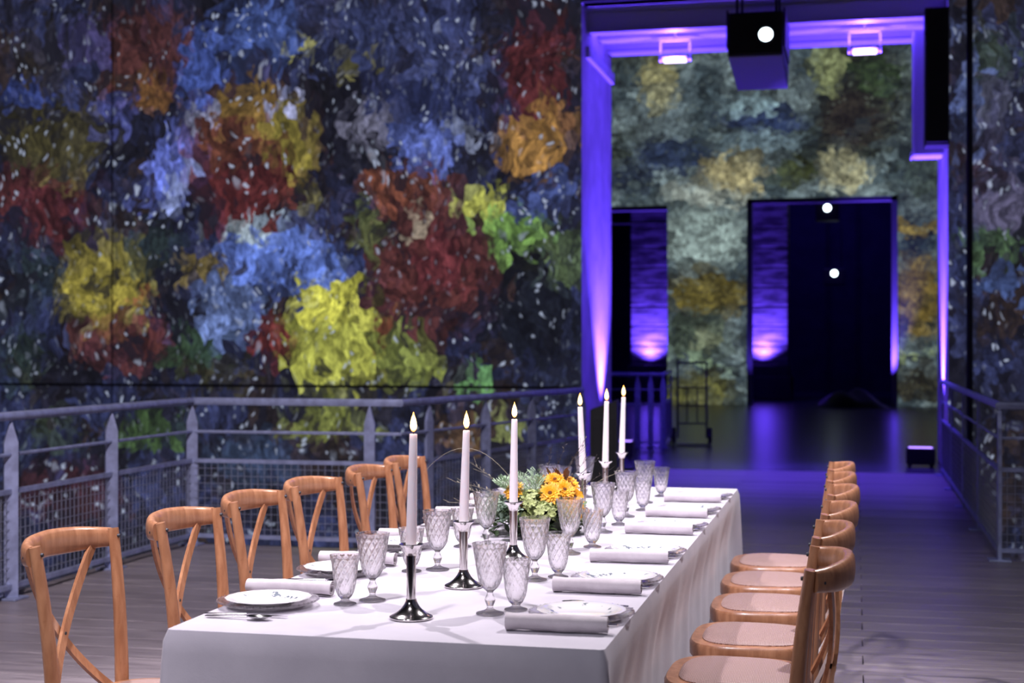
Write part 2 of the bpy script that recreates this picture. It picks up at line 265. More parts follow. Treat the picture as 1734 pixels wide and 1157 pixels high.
    t.m.cycles.emission_sampling = 'NONE'
    return t.m

# ---------------------------------------------------------------- mesh helpers
class MB:
    def __init__(s): s.v = []; s.f = []; s.mi = []
    def quad(s, a, b, c, d, mi=0): s.f.append((a, b, c, d)); s.mi.append(mi)
    def add(s, vs, fs, mi=0):
        o = len(s.v); s.v += [tuple(x) for x in vs]
        for f in fs: s.f.append(tuple(i + o for i in f)); s.mi.append(mi)
        return s
    def box(s, x0, x1, y0, y1, z0, z1, mi=0):
        return s.add([(x, y, z) for x in (x0, x1) for y in (y0, y1) for z in (z0, z1)],
                     [(0, 1, 3, 2), (4, 6, 7, 5), (0, 4, 5, 1), (2, 3, 7, 6), (0, 2, 6, 4), (1, 5, 7, 3)], mi)
    def cbox(s, x0, x1, y0, y1, z0, z1, b=.01, mi=0):
        bm = bmesh.new(); bmesh.ops.create_cube(bm, size=1)
        for v in bm.verts: v.co = ((x0 + x1) / 2 + v.co.x * (x1 - x0), (y0 + y1) / 2 + v.co.y * (y1 - y0), (z0 + z1) / 2 + v.co.z * (z1 - z0))
        bmesh.ops.bevel(bm, geom=bm.edges[:], offset=b, segments=2, affect='EDGES', profile=.5)
        bm.verts.index_update(); s.add([v.co for v in bm.verts], [[v.index for v in f.verts] for f in bm.faces], mi); bm.free(); return s
    def sweep(s, pts, sec, n=10, ref=(0, 0, 1), caps=True, power=2., mi=0):
        """sec: list of (half width along side, half height along up) per point"""
        pts = [Vector(p) for p in pts]; ref = Vector(ref); k = len(pts)
        if isinstance(sec, tuple): sec = [sec] * k
        vs = []; fs = []
        for i, p in enumerate(pts):
            t = (pts[min(i + 1, k - 1)] - pts[max(i - 1, 0)]).normalized()
            side = t.cross(ref)
            if side.length < 1e-4: side = t.cross(Vector((1, 0, 0)))
            side.normalize(); up = side.cross(t).normalized()
            for j in range(n):
                a = 2 * PI * (j + .5) / n; ca, sa = math.cos(a), math.sin(a)
                ca = math.copysign(abs(ca) ** (2 / power), ca); sa = math.copysign(abs(sa) ** (2 / power), sa)
                vs.append(p + side * ca * sec[i][0] + up * sa * sec[i][1])
        for i in range(k - 1):
            for j in range(n):
                j2 = (j + 1) % n; fs.append((i * n + j, i * n + j2, (i + 1) * n + j2, (i + 1) * n + j))
        if caps: fs.append(tuple(range(n - 1, -1, -1))); fs.append(tuple((k - 1) * n + j for j in range(n)))
        return s.add(vs, fs, mi)
    def tube(s, pts, r, n=8, mi=0):
        rs = r if isinstance(r, list) else [r] * len(pts)
        return s.sweep(pts, [(x, x) for x in rs], n, mi=mi)
    def lathe(s, prof, n=32, c=(0, 0, 0), mod=None, mi=0):
        vs = []; fs = []; k = len(prof)
        for i, (r, z) in enumerate(prof):
            for j in range(n):
                th = 2 * PI * j / n; rr = r + (mod(i, r, z, th) if mod else 0)
                vs.append((c[0] + rr * math.cos(th), c[1] + rr * math.sin(th), c[2] + z))
        for i in range(k - 1):
            for j in range(n):
                j2 = (j + 1) % n; fs.append((i * n + j, i * n + j2, (i + 1) * n + j2, (i + 1) * n + j))
        return s.add(vs, fs, mi)
    def xf(s, m):
        s.v = [tuple(m @ Vector(v)) for v in s.v]; return s
    def mesh(s, name, mats, smooth=None):
        me = bpy.data.meshes.new(name); me.from_pydata(s.v, [], s.f); 
        for m in (mats if isinstance(mats, (list, tuple)) else [mats]): me.materials.append(m)
        if any(s.mi): me.polygons.foreach_set('material_index', s.mi)
        if smooth is not None:
            me.polygons.foreach_set('use_smooth', [True] * len(s.f)); me.set_sharp_from_angle(angle=math.radians(smooth))
        me.update(); return me
    def obj(s, name, mats, parent=None, smooth=None, loc=(0, 0, 0), rot=(0, 0, 0)):
        return mk(name, s.mesh(name, mats, smooth), parent, loc, rot)
def mk(name, data, parent=None, loc=(0, 0, 0), rot=(0, 0, 0)):
    o = bpy.data.objects.new(name, data); COL.objects.link(o); o.location = loc; o.rotation_euler = rot
    if parent: o.parent = parent
    return o
def tag(o, label=None, cat=None, group=None, kind=None):
    for k, v in (('label', label), ('category', cat), ('group', group), ('kind', kind)):
        if v: o[k] = v
    return o
def thing(name, label, cat, loc=(0, 0, 0), rz=0, group=None):
    return tag(mk(name, None, None, loc, (0, 0, rz)), label, cat, group)
def copy_tree(o, parent=None):
    c = o.copy(); COL.objects.link(c); c.parent = parent
    for ch in list(o.children): copy_tree(ch, c)
    return c
def struct(o): o['kind'] = 'structure'; return o

# ================================================================ SETTING
DW0, DW1 = 16.6, 18.7          # door wall front and back
DX0, DX1, DZ = -3.05, .97, 5.3 # door opening
LW, RW, CEIL, LOW = -12.0, 5.0, 8.0, -3.0
P_back = projection('projection_back_wall', 'X', ((20, 20, 32), (40, 48, 92), (44, 34, 32)), BLOBS_BACK, 1.0)
P_left = projection('projection_left_wall', 'Y', ((20, 20, 32), (42, 46, 88), (56, 40, 32)), BLOBS_LEFT, 1.0, seed=3.)
P_side = projection('projection_side_wall', 'Y', ((24, 24, 36), (52, 56, 92), (66, 60, 40)), [], 1.0, seed=7.)
P_far = projection('projection_far_wall', 'X', ((52, 66, 72), (108, 126, 130), (40, 48, 44)), BLOBS_FAR, 1.0, speck=(150, 165, 150), speck_amt=.18, streak=(.55, 1.3), seed=5., fine=.75, loose=.62)

b = MB()
b.box(LW - .3, DX0, DW0, DW1, LOW, CEIL); b.box(DX1, RW + .3, DW0, DW1, LOW, CEIL); b.box(DX0, DX1, DW0, DW1, DZ, CEIL); b.box(DX0, DX1, DW0, DW1, LOW, -.12)
o = b.obj('wall_back', [P_back, M['plaster']])
for p in o.data.polygons: p.material_index = 0 if p.normal.y < -.5 else 1
struct(o)
struct(MB().box(LW - .3, LW, -4, DW0, LOW, CEIL).obj('wall_left', P_left))
struct(MB().box(RW, RW + .3, -4, DW0, LOW, CEIL).obj('wall_right', P_side))
struct(MB().box(LW - .3, RW + .3, -4.3, -4, LOW, CEIL).obj('wall_front', plain('dark_front_wall', srgb(60, 58, 70), .8, 0, .2, 2)))
struct(MB().box(LW - .3, RW + .3, -4.3, DW0, CEIL, CEIL + .2).obj('ceiling', M['black']))
struct(MB().box(LW - .3, RW + .3, -4.3, DW0, LOW - .2, LOW).obj('floor_lower', plain('dark_lower_floor', srgb(50, 46, 52), .6)))
# ledge on the back wall and dark conduit
o = struct(MB().cbox(LW + .02, DX0 - .02, DW0 - .04, DW0, .89, .92, .005).obj('trim_1', M['dark']))
struct(MB().box(-8.93, -8.915, DW0 - .006, DW0, LOW, CEIL).obj('trim_10', M['dark']))
o = struct(MB().tube([(1.19, DW0 - .04, LOW), (1.19, DW0 - .04, CEIL)], .035, 10).obj('trim_2', M['blackm']))

# deck: sub-slab plus boards running across
SEG = [(-4.5, 2.0), (-4.5, 9.5), (-2.98, 9.5), (-2.33, 12.7), (-2.33, DW0)]
def left_edge(y):
    if y <= 9.5: return -4.62
    if y < 12.7: return -3.06 + (y - 9.5) / 3.2 * .65
    return -2.41
def right_edge(y): return 3.4 if y < 9.97 else 1.0
deck = MB()
deck.box(-4.6, 3.4, -3.8, 9.5, -.25, -.036); deck.box(-2.9, .98, 9.5, DW0, -.25, -.036)
floor = struct(deck.obj('floor', M['dark']))
PW = .2; y = -3.0; row = 0; cache = {}
while y < DW0 - .05:
    ym = y + PW / 2; x0 = left_edge(ym); x1 = right_edge(ym); y1 = min(y + PW - .006, DW0)
    cuts = [x0, -1.15 if row % 2 else .03, x1]
    for a, c in zip(cuts, cuts[1:]):
        if c - a < .2: continue
        key = (round(c - a, 2), round(y1 - y, 3))
        if key not in cache:
            hx, hy = (c - a) / 2 - .003, (y1 - y) / 2
            cache[key] = MB().add([(-hx, -hy, -.036), (-hx, -hy, -.003), (-hx, -hy + .003, 0), (-hx, hy - .003, 0), (-hx, hy, -.003), (-hx, hy, -.036),
                                   (hx, -hy, -.036), (hx, -hy, -.003), (hx, -hy + .003, 0), (hx, hy - .003, 0), (hx, hy, -.003), (hx, hy, -.036)],
                                  [(0, 6, 7, 1), (1, 7, 8, 2), (2, 8, 9, 3), (3, 9, 10, 4), (4, 10, 11, 5), (0, 1, 2, 3, 4, 5), (11, 10, 9, 8, 7, 6)]).mesh('deck_board', M['plank'])
        mk('deck_board', cache[key], floor, ((a + c) / 2, (y + y1) / 2, R.uniform(-.0012, .0012)))
    y += PW; row += 1

# hall beyond the doorway, far room behind it
struct(MB().box(-9, 6, DW0 + .002, 60, -.2, -.001).obj('floor_hall', M['conc']))
FW0, FW1 = 35.0, 36.4
b = MB()
b.box(-9, -6.3, FW0, FW1, 0, 9); b.box(-4.36, -2.49, FW0, FW1, 0, 9); b.box(.93, 6, FW0, FW1, 0, 9)
b.box(-6.3, -4.36, FW0, FW1, 4.72, 9); b.box(-2.49, .93, FW0, FW1, 4.83, 9)
o = b.obj('wall_far', [P_far, M['plaster']])
for p in o.data.polygons: p.material_index = 0 if p.normal.y < -.5 else 1
struct(o)
for nm, x0, x1 in (('wall_hall_left', -9.2, -9), ('wall_hall_right', 6, 6.2)):
    struct(MB().box(x0, x1, DW1, 52, 0, 9).obj(nm, M['black']))
struct(MB().box(-9.2, 6.2, DW1, 52, 9, 9.2).obj('ceiling_hall', M['black']))
dwall = plain('dark_blue_end_wall', srgb(44, 40, 66), .8, 0, .2, 2)
struct(MB().box(-9, 6, 46, 46.3, 0, 9).box(-2.2, .4, 45.96, 46, 0, 3.6).obj('wall_end', dwall))

# purple-lit soffit beams in the doorway
for i, (yy, z0) in enumerate(((17.0, 5.02), (17.75, 5.08), (18.45, 5.06))):
    bb = MB(); hw = .1
    bb.box(DX0, DX1, yy - hw, yy + hw, z0, z0 + .025); bb.box(DX0, DX1, yy - hw, yy + hw, DZ - .025, DZ); bb.box(DX0, DX1, yy - .015, yy + .015, z0 + .025, DZ - .025)
    struct(bb.obj('trim_%d' % (i + 3), M['palemetal']))
struct(MB().cbox(DX0, DX0 + .05, DW0 + .25, DW1 - .05, 4.72, 4.86, .01).obj('trim_6', M['palemetal']))
struct(MB().cbox(DX0 + .0, DX1, DW0 - .04, DW0 + .22, DZ - .0, DZ + .2, .01).obj('trim_7', M['dark']))
# frame around the far doorways
b = MB(); b.box(.80, .93, FW0 - .06, FW0 + .1, 0, 4.83); b.box(-2.49, .93, FW0 - .06, FW0 + .1, 4.72, 4.83); b.box(-2.49, -2.36, FW0 - .06, FW0 + .1, 0, 4.83)
struct(b.obj('trim_8', M['palemetal']))
b = MB(); b.box(-6.3, -4.36, FW0 - .06, FW0 + .1, 4.62, 4.72); b.box(-6.3, -4.36, FW0 - .04, FW0 + .1, 4.3, 4.36)
struct(b.obj('trim_9', M['palemetal']))

# ---------------------------------------------------------------- railings
def wire_panel(a, c, z0, z1, parent, cell=.048, r=.0021):
    a = Vector((a[0], a[1], 0)); c = Vector((c[0], c[1], 0)); L = (c - a).length; d = (c - a) / L; m = MB(); k = int(L / cell)
    for i in range(1, k):
        p = a + d * (i * L / k); m.sweep([p + Vector((0, 0, z0)), p + Vector((0, 0, z1))], (r, r), 4, ref=(d.y, -d.x, 0), caps=False)
    h = int((z1 - z0) / cell)
    for i in range(1, h):
        z = Vector((0, 0, z0 + i * (z1 - z0) / h)); m.sweep([a + z, c + z], (r, r), 4, caps=False)
    return m.obj('wire_mesh', M['wire'], parent)
def post(p, d, parent, h=.965, w=.075):
    """flat steel post with a pointed top"""
    d = Vector((d[0], d[1], 0)).normalized(); n = Vector((-d.y, d.x, 0)); P = Vector((p[0], p[1], 0)); m = MB()
    prof = [(-w / 2, 0), (w / 2, 0), (w / 2, h - .11), (0.006, h), (-.006, h), (-w / 2, h - .11)]
    vs = [P + d * u * .0 + n * (0) + (d * u) + n * s * .012 + Vector((0, 0, z)) for s in (-1, 1) for u, z in prof]
    m.add(vs, [tuple(range(6)), tuple(range(11, 5, -1))] + [(i, i + 6, (i + 1) % 6 + 6, (i + 1) % 6) for i in range(6)])
    q = m.obj('post', M['galv'], parent)
    f = MB(); f.cbox(P.x - .07, P.x + .07, P.y - .07, P.y + .07, 0, .012, .003).obj('base_plate', M['galv'], q)
    return q
def railing(label, pts, posts, name='steel_railing'):
    t = thing(name, label, 'railing', (0, 0, 0))
    inner = [(x, yy, 1.0) for x, yy in pts]
    MB().tube(inner, .026, 12).obj('handrail', M['galv'], t, 40)
    MB().tube([(x, yy, .79) for x, yy in pts], .011, 8).obj('middle_rail', M['galv'], t, 40)
    for z, nm in ((.588, 'panel_top_rail'), (.068, 'panel_bottom_rail')):
        m = MB()
        for p, q in zip(pts, pts[1:]):
            m.sweep([(p[0], p[1], z), (q[0], q[1], z)], (.012, .015), 4, power=8)
        m.obj(nm, M['galv'], t)
    for p, q in zip(pts, pts[1:]): wire_panel(p, q, .068, .588, t)
    for p, d in posts:
        q = post(p, d, t)
        MB().tube([(p[0], p[1], .95), (p[0], p[1], .99)], .008, 6).obj('rail_bracket', M['galv'], q)
    return t
up = (.35, .94)
railing('galvanised steel railing with wire mesh behind the left row of chairs', SEG[:4],
        [((-4.5, 3.9), (.7, .7)), ((-4.5, 5.0), (.7, .7)), ((-4.5, 6.1), (.7, .7)), ((-4.5, 7.24), (.7, .7)), ((-4.5, 8.36), (.7, .7)), ((-4.5, 9.5), (.8, .6)), ((-3.2, 9.5), (1, 0)),
         ((-2.9, 9.9), (.35, .94)), ((-2.72, 10.8), (.7, .7)), ((-2.55, 11.65), (.5, .8)), ((-2.33, 12.7), (.5, .8))])
railing('dark steel mesh railing at the right edge of the walkway', [(.9, DW0 - .1), (.9, 9.97), (3.3, 9.97)],
        [((.9, 16.4), (0, 1)), ((.9, 14.8), (0, 1)), ((.9, 13.2), (0, 1)), ((.9, 11.6), (0, 1)), ((.9, 9.97), (0, 1)), ((2.1, 9.97), (1, 0)), ((3.3, 9.97), (1, 0))])
railing('short steel railing just past the doorway on the left', [(-4.6, 20.0), (-2.55, 20.0), (-2.75, 22.5)],
        [((-4.5, 20.0), (1, 0)), ((-3.5, 20.0), (1, 0)), ((-2.9, 20.0), (1, 0)), ((-2.72, 20.0), (1, 0)), ((-2.55, 20.0), (1, 0)), ((-2.75, 22.5), (0, 1))])

# ================================================================ TABLE
TX, TY0, TY1, TW, TZ = -1.003, 3.024, 6.587, 1.0, .752
t = thing('banquet_table', 'long rectangular banquet table hidden under the grey cloth', 'table', (TX, (TY0 + TY1) / 2, 0))
L2 = (TY1 - TY0) / 2
MB().cbox(-.485, .485, -L2 + .015, L2 - .015, .715, .748, .006).obj('tabletop', M['dark'], t)
for sx in (-.42, .42):
    for sy in (-L2 + .25, -.6, .6, L2 - .25): MB().tube([(sx, sy, 0), (sx, sy, .715)], .018, 10).obj('leg', M['blackm'], t, 40)
# cloth
def cloth():
    hw, hl, cr = TW / 2, L2, .018; per = []
    def arc(cx, cy_, a0, k=7):
        for i in range(k): a = a0 + PI / 2 * i / (k - 1); per.append((cx + cr * math.cos(a), cy_ + cr * math.sin(a), math.cos(a), math.sin(a), 1))
    def line(p, q, nx, ny):
        L = math.dist(p, q); k = int(L / .022)
        for i in range(1, k): f = i / k; per.append((p[0] + (q[0] - p[0]) * f, p[1] + (q[1] - p[1]) * f, nx, ny, 0))
    line((hw, -hl + cr), (hw, hl - cr), 1, 0); arc(hw - cr, hl - cr, 0)
    line((hw - cr, hl), (-hw + cr, hl), 0, 1); arc(-hw + cr, hl - cr, PI / 2)
    line((-hw, hl - cr), (-hw, -hl + cr), -1, 0); arc(-hw + cr, -hl + cr, PI)
    line((-hw + cr, -hl), (hw - cr, -hl), 0, -1); arc(hw - cr, -hl + cr, 1.5 * PI)
    n = len(per); m = MB(); rows = 22; rr = random.Random(4)
    ph = [rr.uniform(0, 6.28) for _ in range(8)]
    def fold(x, yv, nx, ny):
        s = yv if abs(nx) > .5 else x
        if abs(nx) > .9:
            f = .5 * math.sin(s * 13 + ph[0] + 1.2 * math.sin(s * 3.1)) + .22 * math.sin(s * 29 + ph[1]) + .4 * math.sin(s * 6.3 + ph[2])
            return .5 + .5 * f
        return .28 + .22 * math.sin(s * 6 + ph[3]) + .12 * math.sin(s * 15 + ph[4])
    for k in range(rows + 1):
        t_ = k / rows
        for (x, yv, nx, ny, corner) in per:
            if k == 0: x_, y_, z = x - nx * .006, yv - ny * .006, TZ
            else:
                z = TZ - .004 - (TZ - .03) * (t_ ** 1.15)
                f = fold(x, yv, nx, ny); g = min(1, t_ * 1.3) ** .8
                dc = min(hw - abs(x), 9) if abs(ny) > .5 else hl - abs(yv)
                ct = math.exp(-max(0, min(hl - abs(yv) + hw - abs(x), 9)) / .05)
                off = ((.016 * f - .046) * (lambda q: q * q * (3 - 2 * q))(min(1, t_ / .40)) * (1 - ct) + ct * .035 * g) if abs(nx) > .9 else .002 + .03 * g * f * (1 - ct) + ct * .035 * g
                x_, y_ = x + nx * off, yv + ny * off
            m.v.append((x_, y_, z))
    for k in range(rows):
        for j in range(n):
            j2 = (j + 1) % n; m.quad(k * n + j, (k + 1) * n + j, (k + 1) * n + j2, k * n + j2)
    # top: gentle grid-free fan replaced by strips between left and right sides
    m.f.append(tuple(range(n))); m.mi.append(0)
    return m
o = cloth().obj('tablecloth', M['cloth'], None, 50, (TX, (TY0 + TY1) / 2, 0))
tag(o, 'long pale grey linen cloth draped over the banquet table', 'tablecloth')
sol = o.modifiers.new('thickness', 'SOLIDIFY'); sol.thickness = .002; sol.offset = -1

# ================================================================ CHAIRS
ORD = ['nearest', 'second nearest', 'third nearest', 'fourth nearest', 'fifth nearest', 'farthest']
def arc_pts(f, n): return [f(i / (n - 1)) for i in range(n)]
def rail_xy(u):  # u -1..1
    yv = .200 * u; x = -.212 - .075 * (max(0, 1 - abs(u) ** 2.3)) ** .75
    return x, yv
def make_chair():
    t = thing('cross_back_chair', 'x', 'chair')
    # seat ring and woven pad
    def outline(sc_, n=40):
        pts = []
        for i in range(n):
            a = 2 * PI * i / n; ca, sa = math.cos(a), math.sin(a)
            e = 2 / 3.2; x = math.copysign(abs(ca) ** e, ca); yv = math.copysign(abs(sa) ** e, sa)
            wdt = .215 + .012 * x
            pts.append((.012 + .198 * x * sc_[0], yv * wdt * sc_[1]))
        return pts
    m = MB(); n = 40
    rings = [((.97, .97), .436), ((1, 1), .444), ((1, 1), .476), ((.97, .97), .485), ((.80, .80), .485), ((.78, .78), .472), ((.78, .78), .436)]
    for s_, z in rings: m.v += [(x, yv, z) for x, yv in outline(s_)]
    k = len(rings)
    for i in range(k):
        i2 = (i + 1) % k
        for j in range(n): j2 = (j + 1) % n; m.quad(i * n + j, i * n + j2, i2 * n + j2, i2 * n + j)
    m.obj('seat_frame', M['wood'], t, 40)
    m = MB(); rs = [(.80, .480), (.805, .488), (.76, .494), (.55, .499), (.3, .501)]
    for s_, z in rs: m.v += [(x, yv, z) for x, yv in outline((s_, s_))]
    for i in range(len(rs) - 1):
        for j in range(n): j2 = (j + 1) % n; m.quad(i * n + j, i * n + j2, (i + 1) * n + j2, (i + 1) * n + j)
    m.f.append(tuple((len(rs) - 1) * n + j for j in range(n))); m.mi.append(0)
    m.obj('woven_seat', M['weave'], t, 60)
    for s in (-1, 1):
        MB().sweep([(.165, s * .165, .44), (.17, s * .168, .2), (.178, s * .172, 0)], [(.018, .018), (.0165, .0165), (.013, .013)], 12).obj('front_leg', M['wood'], t, 60)
        # rear leg runs up to become the back stile
        def f(u):
            z = .888 * u
            if z < .46: x = -.205 + .04 * (z / .46) ** .9
            else: q = (z - .46) / .428; x = -.165 - .012 * q - .028 * q * q
            yv = .168 + (.004 * u if z < .46 else .004 + .026 * ((z - .46) / .428) ** 1.2)
            return (x, s * yv, z)
        P = arc_pts(f, 20)
        leg = MB().sweep(P, [(.0145 + .0045 * math.sin(PI * min(1, i / 19 * 1.05)) , .0165 + .0035 * math.sin(PI * i / 19)) for i in range(20)], 12, ref=(0, 1, 0)).obj('rear_leg', M['wood'], t, 50)
        bx, by, bz = P[-2]
        MB().lathe([(0, .002), (.004, .0016), (.0052, 0), (.0052, -.006)], 10).xf(Matrix.Translation((bx + .0138, by, .868)) @ Matrix.Rotation(PI / 2, 4, 'Y')).obj('bolt', M['dark'], leg, 40)
    P = []; S = []
    for i in range(25):
        u = -1 + 2 * i / 24; x, yv = rail_xy(u); e = abs(u)
        P.append((x, yv, .869 - .006 * e)); S.append((.0145, .0355 - .010 * e ** 3))
    rail = MB().sweep(P, S, 14, ref=(0, 0, 1), power=2.6).obj('back_rail', M['wood'], t, 50)
    for s in (-1, 1):
        x, yv = rail_xy(s * .97)
        MB().lathe([(0, .004), (.005, .003), (.007, 0), (.007, -.006)], 10).xf(Matrix.Translation((x - .013, yv, .86)) @ Matrix.Rotation(-PI / 2, 4, 'Y')).obj('bolt', M['dark'], rail, 40)
    for s in (-1, 1):
        x0, y0 = rail_xy(s * .80)
        A = Vector((x0 + .004, y0, .845)); B_ = Vector((-.245 + s * .007, 0, .635)); C_ = Vector((-.175, -s * .158, .455))
        P = []
        for i in range(15):
            u = i / 14; P.append(A * ((u - .5) * (u - 1) * 2) + B_ * (-4 * u * (u - 1)) + C_ * (2 * u * (u - .5)))
        MB().sweep(P, (.0145, .0055), 4, ref=(1, 0, .25), power=5).obj('cross_brace', M['wood'], t, 30)
    MB().lathe([(0, .013), (.006, .012), (.0065, -.012), (0, -.013)], 10).xf(Matrix.Translation((-.245, 0, .635)) @ Matrix.Rotation(PI / 2, 4, 'Y')).obj('bolt', M['dark'], t, 40)
    # curved hoop stretcher and side stretchers
    hp = [(.168, -.166, .26)] + [(.13 - .20 * math.sin(PI * i / 12), -.16 + .32 * i / 12, .30 + .0 * i) for i in range(13)] + [(.168, .166, .26)]
    MB().sweep(hp, (.009, .009), 8).obj('hoop_stretcher', M['wood'], t, 60)
    for s in (-1, 1): MB().sweep([(.172, s * .168, .2), (-.186, s * .168, .2)], (.009, .009), 8).obj('side_stretcher', M['wood'], t, 60)
    MB().box(-.172, -.158, -.16, .16, .432, .458).obj('rear_seat_rail', M['wood'], t)
    return t
chair = make_chair()
LEFT = [(-1.767, 3.475, .0), (-1.700, 4.01, .03), (-1.718, 4.56, .0), (-1.708, 5.07, -.05), (-1.685, 5.66, .02), (-1.690, 6.16, .0)]
RIGHT = [(-.302, 3.53, 0), (-.302, 4.10, .0), (-.292, 4.64, .0), (-.287, 5.22, .02), (-.297, 5.75, .0), (-.302, 6.26, .0)]
first = True
for side, L, rz in (('left', LEFT, 0), ('right', RIGHT, PI)):
    for i, (x, yv, a) in enumerate(L):
        c = chair if first else copy_tree(chair); first = False
        c.location = (x, yv, 0); c.rotation_euler = (0, 0, rz + a)
        tag(c, '%s wooden cross-back chair on the %s side of the table' % (ORD[i], side), 'chair', 'cross-back chairs along the %s side' % side)

# ================================================================ PLACE SETTINGS
PY = [3.362, 3.885, 4.43, 5.10, 5.60, 6.14]
def closed(prof): return prof
m = MB(); m.lathe([(.0, .010), (.05, .010), (.066, .013), (.082, .020), (.103, .0245), (.1035, .026), (.101, .0265), (.082, .0225), (.066, .0155), (.05, .0125), (0, .0125)], 48,
                  mod=lambda i, r, z, th: .0012 * math.cos(16 * th) * (1 if r > .09 else 0))
m.lathe([(.056, .010), (.056, .007), (.050, .007), (.050, .010)], 48)
plate_me = m.mesh('dinner_plate', M['porcelain'], 40)
m = MB(); m.lathe([(0, 0), (.075, 0), (.09, .003), (.110, .011), (.121, .015), (.1225, .0165), (.121, .018), (.110, .0145), (.09, .0062), (.075, .0035), (0, .0035)], 64,
                  mod=lambda i, r, z, th: .0022 * math.cos(24 * th) * (1 if r > .1 else 0))
charger_me = m.mesh('glass_charger', M['charger'], 40)
m = MB()
for j in range(48):
    a = 2 * PI * j / 48; m.lathe([(0, -.0028), (.0024, -.0014), (.0024, .0014), (0, .0028)], 6, (.1215 * math.cos(a), .1215 * math.sin(a), .0175))
bead_me = m.mesh('beaded_rim', M['charger'], 60)
def spiral_napkin():
    m = MB(); L = .228; nx = 15; ns = 64; rr = random.Random(3)
    for k in range(nx):
        x = -L / 2 + L * k / (nx - 1)
        wob = .0012 * math.sin(x * 40 + 1) + .0008 * math.sin(x * 95)
        for s in range(2):
            for j in range(ns):
                u = j / (ns - 1); th = -PI * .42 - u * 2 * PI * 2.6; r = .0215 - u * .0125 - (.0014 if s else 0) + wob * (1 - u)
                m.v.append((x + .001 * math.sin(j * .3), r * math.cos(th) * 1.12, .0205 + r * .94 * math.sin(th)))
    st = 2 * ns
    for k in range(nx - 1):
        for j in range(ns - 1):
            a = k * st + j; m.quad(a, a + 1, a + st + 1, a + st); a += ns; m.quad(a + 1, a, a + st, a + st + 1)
        for j in (0, ns - 1): a = k * st + j; m.quad(a, a + ns, a + st + ns, a + st)
    for k in (0, nx - 1):
        for j in range(ns - 1): a = k * st + j; m.quad(a, a + 1, a + ns + 1, a + ns)
    return m.mesh('rolled_napkin', M['napkin'], 50)
napkin_me = spiral_napkin()
def flatware(kind):
    """lies along x, handle end at x=0, on z=0"""
    m = MB()
    hand = [(0, 0, .0035), (.02, 0, .0035), (.07, 0, .0048), (.105, 0, .0052)]
    m.sweep(hand, [(.007, .0016), (.0085, .002), (.0045, .0022), (.0032, .0022)], 10)
    if kind == 'knife':
        m.add([(.105, -.003, .003), (.105, .006, .003), (.18, .009, .003), (.205, .004, .003), (.205, -.001, .003), (.105, -.003, .0065), (.105, .006, .0045), (.18, .009, .0042), (.205, .004, .0045), (.205, -.001, .006)],
              [(0, 1, 2, 3, 4), (9, 8, 7, 6, 5), (0, 5, 6, 1), (1, 6, 7, 2), (2, 7, 8, 3), (3, 8, 9, 4), (4, 9, 5, 0)])
    elif kind == 'spoon':
        n = 12; k = 7; base = len(m.v); vs = []
        for lay in (0, 1):
            for i in range(1, k + 1):
                for j in range(n):
                    a = 2 * PI * j / n; q = i / k; x = .135 + q * .032 * math.cos(a); yv = q * .019 * math.sin(a) * (1 - .18 * math.cos(a)); z = .0018 + .0062 * q * q + lay * .0012
                    vs.append((x, yv, z))
        fs = []
        for lay in (0, 1):
            o_ = lay * n * k
            for i in range(k - 1):
                for j in range(n): j2 = (j + 1) % n; fs.append((o_ + i * n + j, o_ + i * n + j2, o_ + (i + 1) * n + j2, o_ + (i + 1) * n + j))
            fs.append(tuple(o_ + j for j in range(n)))
        for j in range(n): j2 = (j + 1) % n; fs.append(((k - 1) * n + j, (k - 1) * n + j2, n * k + (k - 1) * n + j2, n * k + (k - 1) * n + j))
        m.add(vs, fs)
    else:
        m.sweep([(.105, 0, .005), (.125, 0, .004), (.14, 0, .003)], [(.0032, .0018), (.010, .0014), (.0115, .0014)], 8)
        for q in (-.0095, -.0032, .0032, .0095): m.sweep([(.14, q, .003), (.165, q, .0036), (.185, q, .006)], [(.0018, .0013), (.0016, .0012), (.0007, .0008)], 6)
    return m.mesh(kind, M['cutlery'], 40)
knife_me, spoon_me, fork_me = flatware('knife'), flatware('spoon'), flatware('fork')
def facet(z0, z1, n, kz, amp):
    """crossing cut grooves that leave diamonds between them"""
    def f(i, r, z, th):
        if not (z0 <= z <= z1): return 0
        e = min(1, (z - z0) / .005, (z1 - z) / .005)
        u, v = n * th / 2 + kz * z, n * th / 2 - kz * z
        g = max(math.exp(-(math.sin(u) / .42) ** 2), math.exp(-(math.sin(v) / .42) ** 2))
        return -amp * e * g * min(1, r / .03)
    return f
def glass_me(name, prof_out, prof_in, z0, z1, n, kz, amp):
    def dens(p, step):
        q = [p[0]]
        for a, c in zip(p, p[1:]):
            k = max(1, int(math.dist(a, c) / step)); q += [(a[0] + (c[0] - a[0]) * i / k, a[1] + (c[1] - a[1]) * i / k) for i in range(1, k + 1)]
        return q
    out = dens(prof_out, .0016); k = len(out); fn = facet(z0, z1, n, kz, amp)
    prof = out + dens(prof_in, .006)
    return MB().lathe(prof, 168, mod=lambda i, r, z, th: fn(i, r, z, th) if i < k else 0).mesh(name, M['glass'], 55)
def smooth_prof(p, n=60):  # Catmull-Rom
    q = []; P = [p[0]] + p + [p[-1]]
    for i in range(1, len(P) - 2):
        for k in range(6):
            u = k / 6; a, b_, c, d = P[i - 1], P[i], P[i + 1], P[i + 2]
            q.append(tuple(.5 * (2 * b_[j] + (c[j] - a[j]) * u + (2 * a[j] - 5 * b_[j] + 4 * c[j] - d[j]) * u * u + (-a[j] + 3 * b_[j] - 3 * c[j] + d[j]) * u ** 3) for j in (0, 1)))
    q.append(p[-1]); return q
